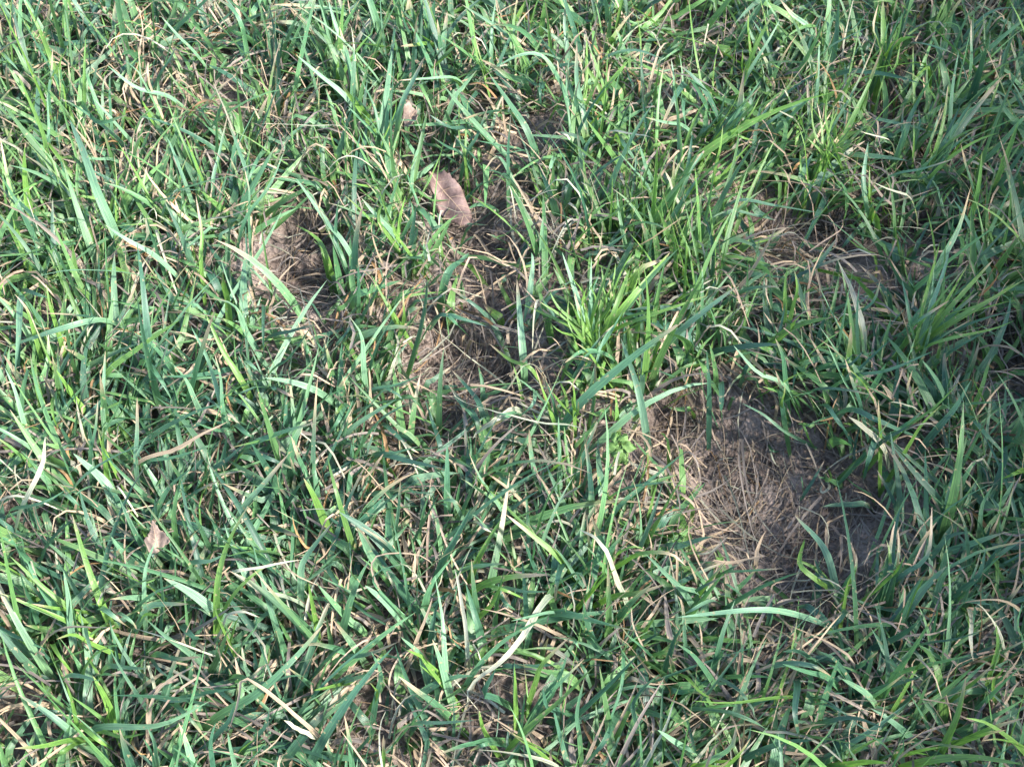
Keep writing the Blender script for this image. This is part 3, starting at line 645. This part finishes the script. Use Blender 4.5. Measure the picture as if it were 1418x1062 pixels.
def catmull(P, S):
    P = np.array(P, float)
    Q = np.vstack([2 * P[0] - P[1], P, 2 * P[-1] - P[-2]])
    seg = np.linalg.norm(np.diff(P, axis=0), axis=1)
    cum = np.concatenate([[0], np.cumsum(seg)]) / seg.sum()
    out = []
    for t in np.linspace(0, 1, S):
        i = min(np.searchsorted(cum, t, side='right') - 1, len(P) - 2)
        u = (t - cum[i]) / max(cum[i + 1] - cum[i], 1e-9)
        p0, p1, p2, p3 = Q[i], Q[i + 1], Q[i + 2], Q[i + 3]
        out.append(.5 * ((2 * p1) + (-p0 + p2) * u + (2 * p0 - 5 * p1 + 4 * p2 - p3) * u * u + (-p0 + 3 * p1 - 3 * p2 + p3) * u ** 3))
    return np.array(out)

def blade_colour(c, S, s):
    base = np.array(PAL[c]) * rng.uniform(.85, 1.18)
    col = np.repeat(base[None], S, 0)
    if c in 'gdyp':
        if rng.random() < .45:
            f = np.clip((s - rng.uniform(.7, .95)) / .14, 0, 1)[:, None]
            col = col * (1 - f) + CS * f
        if rng.random() < .55:                             # yellowing lower half
            f = np.clip((.6 - s) / .55, 0, 1)[:, None] * rng.uniform(.25, .7)
            col = col * (1 - f) + CY * f
    elif c == 'w':                                         # bleached tip on a greener foot
        f = np.clip((.55 - s) / .4, 0, 1)[:, None] * rng.uniform(.35, .85)
        col = col * (1 - f) + CP * f
    else:
        f = (np.sin(s * rng.uniform(6, 14) + rng.uniform(0, 6)) * .5 + .5)[:, None] * .35
        col = col * (1 - f) + CGREY * f
    return col

def blade_mesh(c, wpx, pts, name='blade'):
    """pts: photo pixels, foot first. Distances come from the height of the turf the blade lies on."""
    P0 = np.array(pts)
    n = len(pts)
    seg = np.linalg.norm(np.diff(P0, axis=0), axis=1)
    t = np.concatenate([[0], np.cumsum(seg)]) / seg.sum()
    b0 = float(bare_px(P0[:1, 0], P0[:1, 1])[0])
    bm = float(bare_px(P0[-1:, 0], P0[-1:, 1])[0])
    hb = .030 * (1 - .9 * b0)
    rise = .020 + .00012 * seg.sum() * .5
    down = (P0[-1, 1] - P0[0, 1]) / seg.sum()              # >0: tip hangs towards the viewer
    if wpx < 5 and c in 'sbw':
        hb *= .8; rise *= .5
    zz = []
    for ti in t:
        if down > .25:
            z = hb + .014 * math.sin(math.pi * min(1, ti * 1.1)) - .006 * ti
        elif n >= 4:
            z = hb + rise * math.sin(math.pi * ti * .72)
        else:
            z = hb + rise * (ti ** .9)
        zz.append(z * (1 - .35 * bm * ti))
    W = []
    for (px, py), z in zip(pts, zz):
        g = at(px, py, 0)
        W.append(at(px, py, z + gh(g[0], g[1])))
    W = np.array(W)
    d = W[0] - W[1]; d[2] = 0
    d = d / (np.linalg.norm(d) + 1e-9)
    drop = max(hb, .004)
    root = W[0] + d * drop * (.55 if b0 < .5 else .2)
    root[2] = gh(root[0], root[1]) - .002
    allp = [root] + list(W)
    S = 14 if n < 4 else 20
    sp = catmull(allp, S)
    s = np.linspace(0, 1, S)
    fl = ground_h(sp[:, 0], sp[:, 1]) + .0015
    sp[1:, 2] = np.maximum(sp[1:, 2], fl[1:])
    _, _, dz = project(W.mean(0)[None])
    wid = wpx * dz[0] / FPX
    dry = c in 'sb' or (c == 'w' and rng.random() < .5)
    tipp = .5 if not dry else .35
    wd = wid * np.clip(.6 + .4 * s / .25, 0, 1) * np.clip((1 - s) / .55, 0, 1) ** tipp
    wd[-1] = wid * .03
    if dry or c == 'w':
        wd = wd * (.68 if dry else .82) * (1 + rng.normal(0, .06, S))
        wob = rng.normal(0, .0005, (S, 3)); wob = (wob + np.roll(wob, 1, 0) + np.roll(wob, -1, 0)) / 3
        sp[2:-1] += wob[2:-1]
    else:
        wd = wd * (1 + rng.normal(0, .025, S))
    org = root.copy()
    me = ribbons((sp - org)[None], wd[None], np.array([rng.normal(0, .35)]), np.array([rng.uniform(.12, .4)]), blade_colour(c, S, s)[None],
                 [M_STRAW if dry else M_GREEN], name, None, np.array([rng.normal(0, .45 if not dry else .9)]))
    # a real leaf has two skins: a thin body under the upper face
    return me, org, seg.sum()

tufts = {}
singles = []
for crop, txt in TRACE.items():
    ox, oy = CROPS[crop]
    for item in txt.replace('\n', '|').split('|'):
        tok = item.split()
        c, wpx = tok[0][0], float(tok[0][1:]) / 2.95 * WIDE
        tuft = None
        pts = []
        for k in tok[1:]:
            if k[0] == '@':
                tuft = k[1:]
            else:
                a, b_ = k.split(',')
                pts.append((ox + float(a) / 2.95, oy + float(b_) / 2.95))
        if tuft:
            tufts.setdefault(tuft, []).append((c, wpx, pts))
        else:
            singles.append((c, wpx, pts))
# the other blades belong to the tuft whose foot they share: join feet that stand close together
feet = np.array([p[2][0] for p in singles])
cl = [[k] for k in range(len(singles))]
cen = [feet[k] for k in range(len(singles))]
while True:
    A = np.array(cen)
    D = np.hypot(A[:, None, 0] - A[None, :, 0], A[:, None, 1] - A[None, :, 1])
    np.fill_diagonal(D, 1e9)
    sz_ = np.array([len(q) for q in cl])
    D = D + 1e9 * ((sz_[:, None] + sz_[None, :]) > 7)
    k = np.unravel_index(np.argmin(D), D.shape)
    if D[k] > 62:
        break
    a, b_ = sorted(k)
    cl[a] = cl[a] + cl[b_]
    cen[a] = feet[cl[a]].mean(0)
    del cl[b_]; del cen[b_]

def describe(bl):
    """look of a tuft from its blades, then what it stands beside"""
    cs = [q[0] for q in bl]
    main = max('gdypswb', key=lambda q: cs.count(q))
    ln = [np.linalg.norm(np.diff(np.array(q[2]), axis=0), axis=1).sum() for q in bl]
    big = int(np.argmax(ln))
    ang = []
    for q in bl:
        t = 0
        for i in range(1, len(q[2]) - 1):
            v1 = np.subtract(q[2][i], q[2][i - 1]); v2 = np.subtract(q[2][i + 1], q[2][i])
            t = max(t, abs(math.degrees(math.atan2(v1[0] * v2[1] - v1[1] * v2[0], v1 @ v2))))
        ang.append(t)
    size = 'long-bladed' if np.mean(ln) > 105 else ('short' if np.mean(ln) < 68 else 'low')
    feat = []
    if max(ang) > 60: feat.append('a kinked blade')
    if any(q[0] in 'sb' for q in bl) and main not in 'sb': feat.append('a dry straw')
    if 'w' in cs and main != 'w': feat.append('a bleached blade')
    if max(q[1] for q in bl) > 14: feat.append('one wide blade')
    if max(ln) > 150: feat.append('one long blade')
    if max(ang) > 30: feat.append('an arching blade')
    if min(q[1] for q in bl) < 5.5: feat.append('a thin strand')
    if 'y' in cs and main != 'y': feat.append('a lime blade')
    feat.append('upright blades' if np.mean([abs(q[2][-1][1] - q[2][0][1]) for q in bl]) > np.mean([abs(q[2][-1][0] - q[2][0][0]) for q in bl]) else 'lying blades')
    m = np.mean([np.mean(q[2], 0) for q in bl], 0)
    near = sorted((math.hypot(m[0] - q[0][0], m[1] - q[0][1]), q[1]) for q in MARKS)
    A, B_ = near[0][1], near[1][1]
    rel = 'beside' if near[0][0] < 85 else 'near'
    col = {'g': 'mid green', 'd': 'dark blue-green', 'y': 'lime green', 'p': 'pale green', 's': 'straw-coloured', 'w': 'bleached', 'b': 'rusty brown'}[main]
    out = [f'{size} {col} grass tuft with {f} {rel} {A}' for f in feat]
    out += [f'{size} {col} grass tuft between {A} and {B_}']
    out += [f'{size} {col} grass tuft with {f} and {g} {rel} {A}' for f in feat for g in feat if f < g]
    out += [f'{size} {col} grass tuft between {B_} and {near[2][1]}']
    return out, (rel, A)

taken = set(TUFT_LABEL.values())
jobs = [(TUFT_LABEL[k], bl, {'T_bright': 2.6, 'T_yellowtips': 1.4, 'T_ridge': 1.6, 'T_fine': 2.0, 'T_top': 2.0, 'T_brush': 2.0, 'T_fan': 1.6, 'T_left': 1.6}.get(k, .8)) for k, bl in tufts.items()]
small = sorted(cl, key=lambda q: -len(q))
for q in small:
    bl = [singles[k] for k in q]
    opts, _ = describe(bl)
    lab = next((t for t in opts if t not in taken and len(t.split()) <= 16), opts[0])
    taken.add(lab)
    jobs.append((lab, bl, .55))

for lab, bl, fill in jobs:
    ft = [at(*b_[2][0], .01) for b_ in bl]
    ctr = np.mean(ft, 0)
    ctr[2] = gh(ctr[0], ctr[1])
    root = empty('grass_tuft', ctr)
    tag(root, lab, 'grass tuft', 'grass tufts standing out of the turf')
    for c, wpx, pts in bl:
        me, org, _ = blade_mesh(c, wpx, pts)
        o = link('blade', me, root)
        o.location = org - ctr
    for _ in range(max(1, int(len(bl) * fill))):            # shorter blades filling the foot of the tuft
        c, wpx, pts = bl[rng.integers(len(bl))]
        f = rng.uniform(.35, .75) if fill < 1 else rng.uniform(.5, 1.0); a = rng.normal(0, .45 if fill < 1 else .4)
        p0 = np.array(pts[0]) + rng.normal(0, 5 if fill < 1 else 15, 2)
        q = []
        for p in pts:
            v = (np.array(p) - np.array(pts[0])) * f
            q.append(tuple(p0 + np.array([v[0] * math.cos(a) - v[1] * math.sin(a), v[0] * math.sin(a) + v[1] * math.cos(a)])))
        me, org, _ = blade_mesh('y' if c == 'y' and rng.random() < (.7 if fill < 2.3 else .95) else random.choice('gdyg' if fill < 2.3 else 'ygyp'), min(wpx, 9) * rng.uniform(.6, .9), q)
        o = link('blade', me, root)
        o.location = org - ctr

# ------------------------------------------------------------------ tall grass added out of view to cast shade across the turf
def added_shade_grass():
    n = 3000
    x = .50 + .40 * rng.random(n); y = rng.uniform(-.55, .50, n)
    x = x + .07 * (y > .15) - .05 * (y < 0)
    k = vnoise(x * 7, y * 7, 55) > .33
    x, y = x[k], y[k]; n = len(x)
    S = 12
    z = ground_h(x, y) - .003
    L = rng.uniform(.18, .44, n); az = rng.uniform(0, 2 * math.pi, n)
    s = np.linspace(0, 1, S)[None]
    th = np.radians(rng.uniform(3, 16, n))[:, None] + np.radians(rng.uniform(10, 60, n))[:, None] * s ** 2
    ds = (L / (S - 1))[:, None]
    a = az[:, None] + rng.normal(0, .3, n)[:, None] * s
    sx = x[:, None] + np.cumsum(np.sin(th) * np.cos(a) * ds, 1); sy = y[:, None] + np.cumsum(np.sin(th) * np.sin(a) * ds, 1)
    sz = z[:, None] + np.concatenate([np.zeros((n, 1)), np.cumsum(np.cos(th) * ds, 1)[:, :-1]], 1)
    c = np.where(rng.random(n)[:, None] < .2, CS, CG * .7 + CY * .3) * rng.uniform(.75, 1.2, n)[:, None]
    W = rng.uniform(.004, .009, n)[:, None] * prof(s)
    me = ribbons(np.stack([sx, sy, sz], -1), W, rng.normal(0, .5, n), rng.uniform(.1, .4, n), np.repeat(c[:, None], S, 1), [M_GREEN], 'added_shade_grass', None, rng.normal(0, 1, n))
    tag(link('added_shade_grass', me), 'tall grass added out of view to shade the turf', 'grass', kind='stuff')
added_shade_grass()

# ------------------------------------------------------------------ fallen leaves
def smooth_outline(P, n):
    P = np.array(P, float)
    Q = np.vstack([P, P[:1]])
    seg = np.linalg.norm(np.diff(Q, axis=0), axis=1)
    cum = np.concatenate([[0], np.cumsum(seg)])
    out = []
    for t in np.linspace(0, cum[-1], n, endpoint=False):
        i = np.searchsorted(cum, t, side='right') - 1
        u = (t - cum[i]) / seg[i]
        out.append(Q[i] * (1 - u) + Q[i + 1] * u)
    out = np.array(out)
    return .5 * out + .25 * np.roll(out, 1, 0) + .25 * np.roll(out, -1, 0)

def fallen_leaf(outline_px, tip, stalk, z0, lift, curl, mat, label, tilt=(0, 0)):
    """flat dead leaf resting in the turf: rings from rim to midrib, cupped and wavy, with a raised midrib, side veins"""
    C = np.mean(outline_px, 0)
    g = at(*C, 0)
    gz = gh(g[0], g[1]) + z0
    ctr = at(*C, gz)
    rim = np.array([at(*p, gz) for p in smooth_outline(outline_px, 44)]) - ctr
    rim *= (1 + np.clip(rng.normal(0, .045, (44, 1)), -.12, .06))
    ax = at(*tip, gz) - at(*stalk, gz)
    ln = np.linalg.norm(ax); ax = ax / ln
    sd2 = np.array([-ax[1], ax[0], 0])
    rings = 7
    verts = []
    def height(p):
        a, b2 = p @ ax / ln, p @ sd2 / ln
        return (lift * a + curl * (b2 * 2) ** 2 * ln + .06 * ln * math.sin(a * 9 + 1) * b2 * 2 + .03 * ln * math.sin(b2 * 17 + a * 6)
                + tilt[0] * p[0] + tilt[1] * p[1])
    for r in range(rings):
        f = 1 - r / rings
        for p in rim:
            q = p * f
            verts.append((q[0], q[1], height(q)))
    verts.append((0, 0, height(np.zeros(3))))
    n = len(rim)
    faces = []
    for r in range(rings - 1):
        for i in range(n):
            j = (i + 1) % n
            faces.append((r * n + i, r * n + j, (r + 1) * n + j, (r + 1) * n + i))
    for i in range(n):
        faces.append(((rings - 1) * n + i, (rings - 1) * n + (i + 1) % n, rings * n))
    root = empty('fallen_leaf', ctr)
    tag(root, label, 'leaf', 'fallen leaves in the grass')
    me = bpy.data.meshes.new('leaf_blade')
    me.from_pydata(verts, [], faces)
    me.polygons.foreach_set('use_smooth', np.ones(len(faces), bool))
    me.materials.append(mat)
    lb = link('leaf_blade', me, root)
    so_ = lb.modifiers.new('thickness', 'SOLIDIFY'); so_.thickness = .0003; so_.offset = -1
    # midrib and side veins
    def rib(a, b3, w0, nm, parent):
        S = 12
        t = np.linspace(0, 1, S)[:, None]
        line = a * (1 - t) + b3 * t
        line[:, 2] = [height(p) + .0003 for p in line]
        col = np.repeat((np.array((.36, .25, .18)))[None], S, 0)
        rm = ribbons(line[None], (w0 * np.linspace(1, .35, S))[None], np.zeros(1), np.array([-.7]), col[None], [M_STRAW], nm)
        return link(nm, rm, parent)
    s0, s1 = at(*stalk, gz) - ctr, at(*tip, gz) - ctr
    mr = rib(s0, s1 * .96 + s0 * .04, .0013, 'midrib', root)
    for k in range(5):
        f = .15 + .16 * k
        m0 = s0 * (1 - f) + s1 * f
        for sg in (-1, 1):
            rib(m0, m0 + (ax * .13 + sd2 * sg * .15) * ln, .0006, 'side_vein', mr)
    return root

def P(crop, pts):
    ox, oy = CROPS[crop]
    return [(ox + a / 2.95, oy + b_ / 2.95) for a, b_ in pts]

fallen_leaf(P('TC', [(365, 725), (400, 712), (440, 722), (490, 770), (522, 830), (550, 890), (545, 915), (510, 912), (450, 895), (405, 850), (385, 800), (370, 760)]),
            P('TC', [(545, 915)])[0], P('TC', [(370, 720)])[0], .022, .1 * .02, .10, M_LEAF_PINK, 'flat pinkish brown dead leaf lying on bare soil', (0, .25))
fallen_leaf(P('TC', [(262, 470), (285, 452), (318, 468), (322, 495), (300, 520), (272, 508), (258, 490)]),
            P('TC', [(318, 465)])[0], P('TC', [(262, 505)])[0], .022, .002, .45, M_LEAF_TAN, 'small curled pale tan leaf scrap caught against an upright green shoot', (.1, .5))
fallen_leaf(P('TC', [(268, 640), (300, 632), (340, 655), (362, 692), (330, 700), (285, 692), (262, 668)]),
            P('TC', [(360, 695)])[0], P('TC', [(266, 640)])[0], .010, .002, .3, M_LEAF_TAN, 'torn light brown leaf scrap between curled tan leaf and pinkish brown leaf', (0, .35))
fallen_leaf(P('BL', [(585, 150), (612, 118), (634, 72), (655, 100), (690, 128), (700, 150), (660, 160), (630, 176), (602, 178)]),
            P('BL', [(634, 72)])[0], P('BL', [(640, 170)])[0], .032, .002, .2, M_LEAF_TAN, 'pointed dry tan leaf standing up out of dark matted grass', (0, .55))

# ------------------------------------------------------------------ seedling with small round leaves
def seedling():
    c0 = (848, 655)
    g = at(*c0, 0); gz = gh(g[0], g[1])
    root = empty('seedling', (g[0], g[1], gz))
    tag(root, 'small pale green broad-leaved seedling with notched leaves among dry blades', 'seedling')
    sp = catmull([(0, 0, -.002), (.001, .002, .015), (.002, .001, .028)], 8)
    link('stem', ribbons(sp[None], np.full((1, 8), .0018), np.zeros(1), np.array([.8]), np.repeat(np.array((.16, .30, .06))[None], 8, 0)[None], [M_GREEN], 'stem'), root)
    top = np.array([.002, .001, .028])
    specs = [(2.0, .012, .011, .35), (-.2, .015, .0125, .1), (-1.9, .013, .012, -.1), (3.4, .012, .010, .2), (.9, .011, .009, .5), (-2.7, .02, .011, -.4), (-1.1, .021, .010, -.5), (-1.6, .026, .009, -.7)]
    for az, ln, wd, el in specs:
        ln *= .58; wd *= .58
        S, K = 9, 7
        u = np.array([math.cos(az) * math.cos(el), math.sin(az) * math.cos(el), math.sin(el)])
        v = np.array([-math.sin(az), math.cos(az), 0]); nn = np.cross(u, v)
        vs_, fs = [], []
        for i in range(S):
            t = i / (S - 1)
            w_ = wd * (math.sin(math.pi * min(1, t ** .75 * .93 + .02)) ** .7) * (1 + .18 * math.sin(t * 16))
            for k in range(K):
                q = (k / (K - 1) - .5)
                p = top + u * ln * (t + .12 - .25 * q * q * (t > .8)) + v * w_ * q + nn * (-.25 * wd * (abs(q) * 1.2) + .0012 * math.sin(t * 8 + k) - .25 * ln * t * t)
                vs_.append(p)
        for i in range(S - 1):
            for k in range(K - 1):
                a = i * K + k
                fs.append((a, a + 1, a + K + 1, a + K))
        me = raw_mesh('leaf', np.array(vs_), np.array(fs), [M_SEEDLING])
        link('leaf', me, root)
seedling()
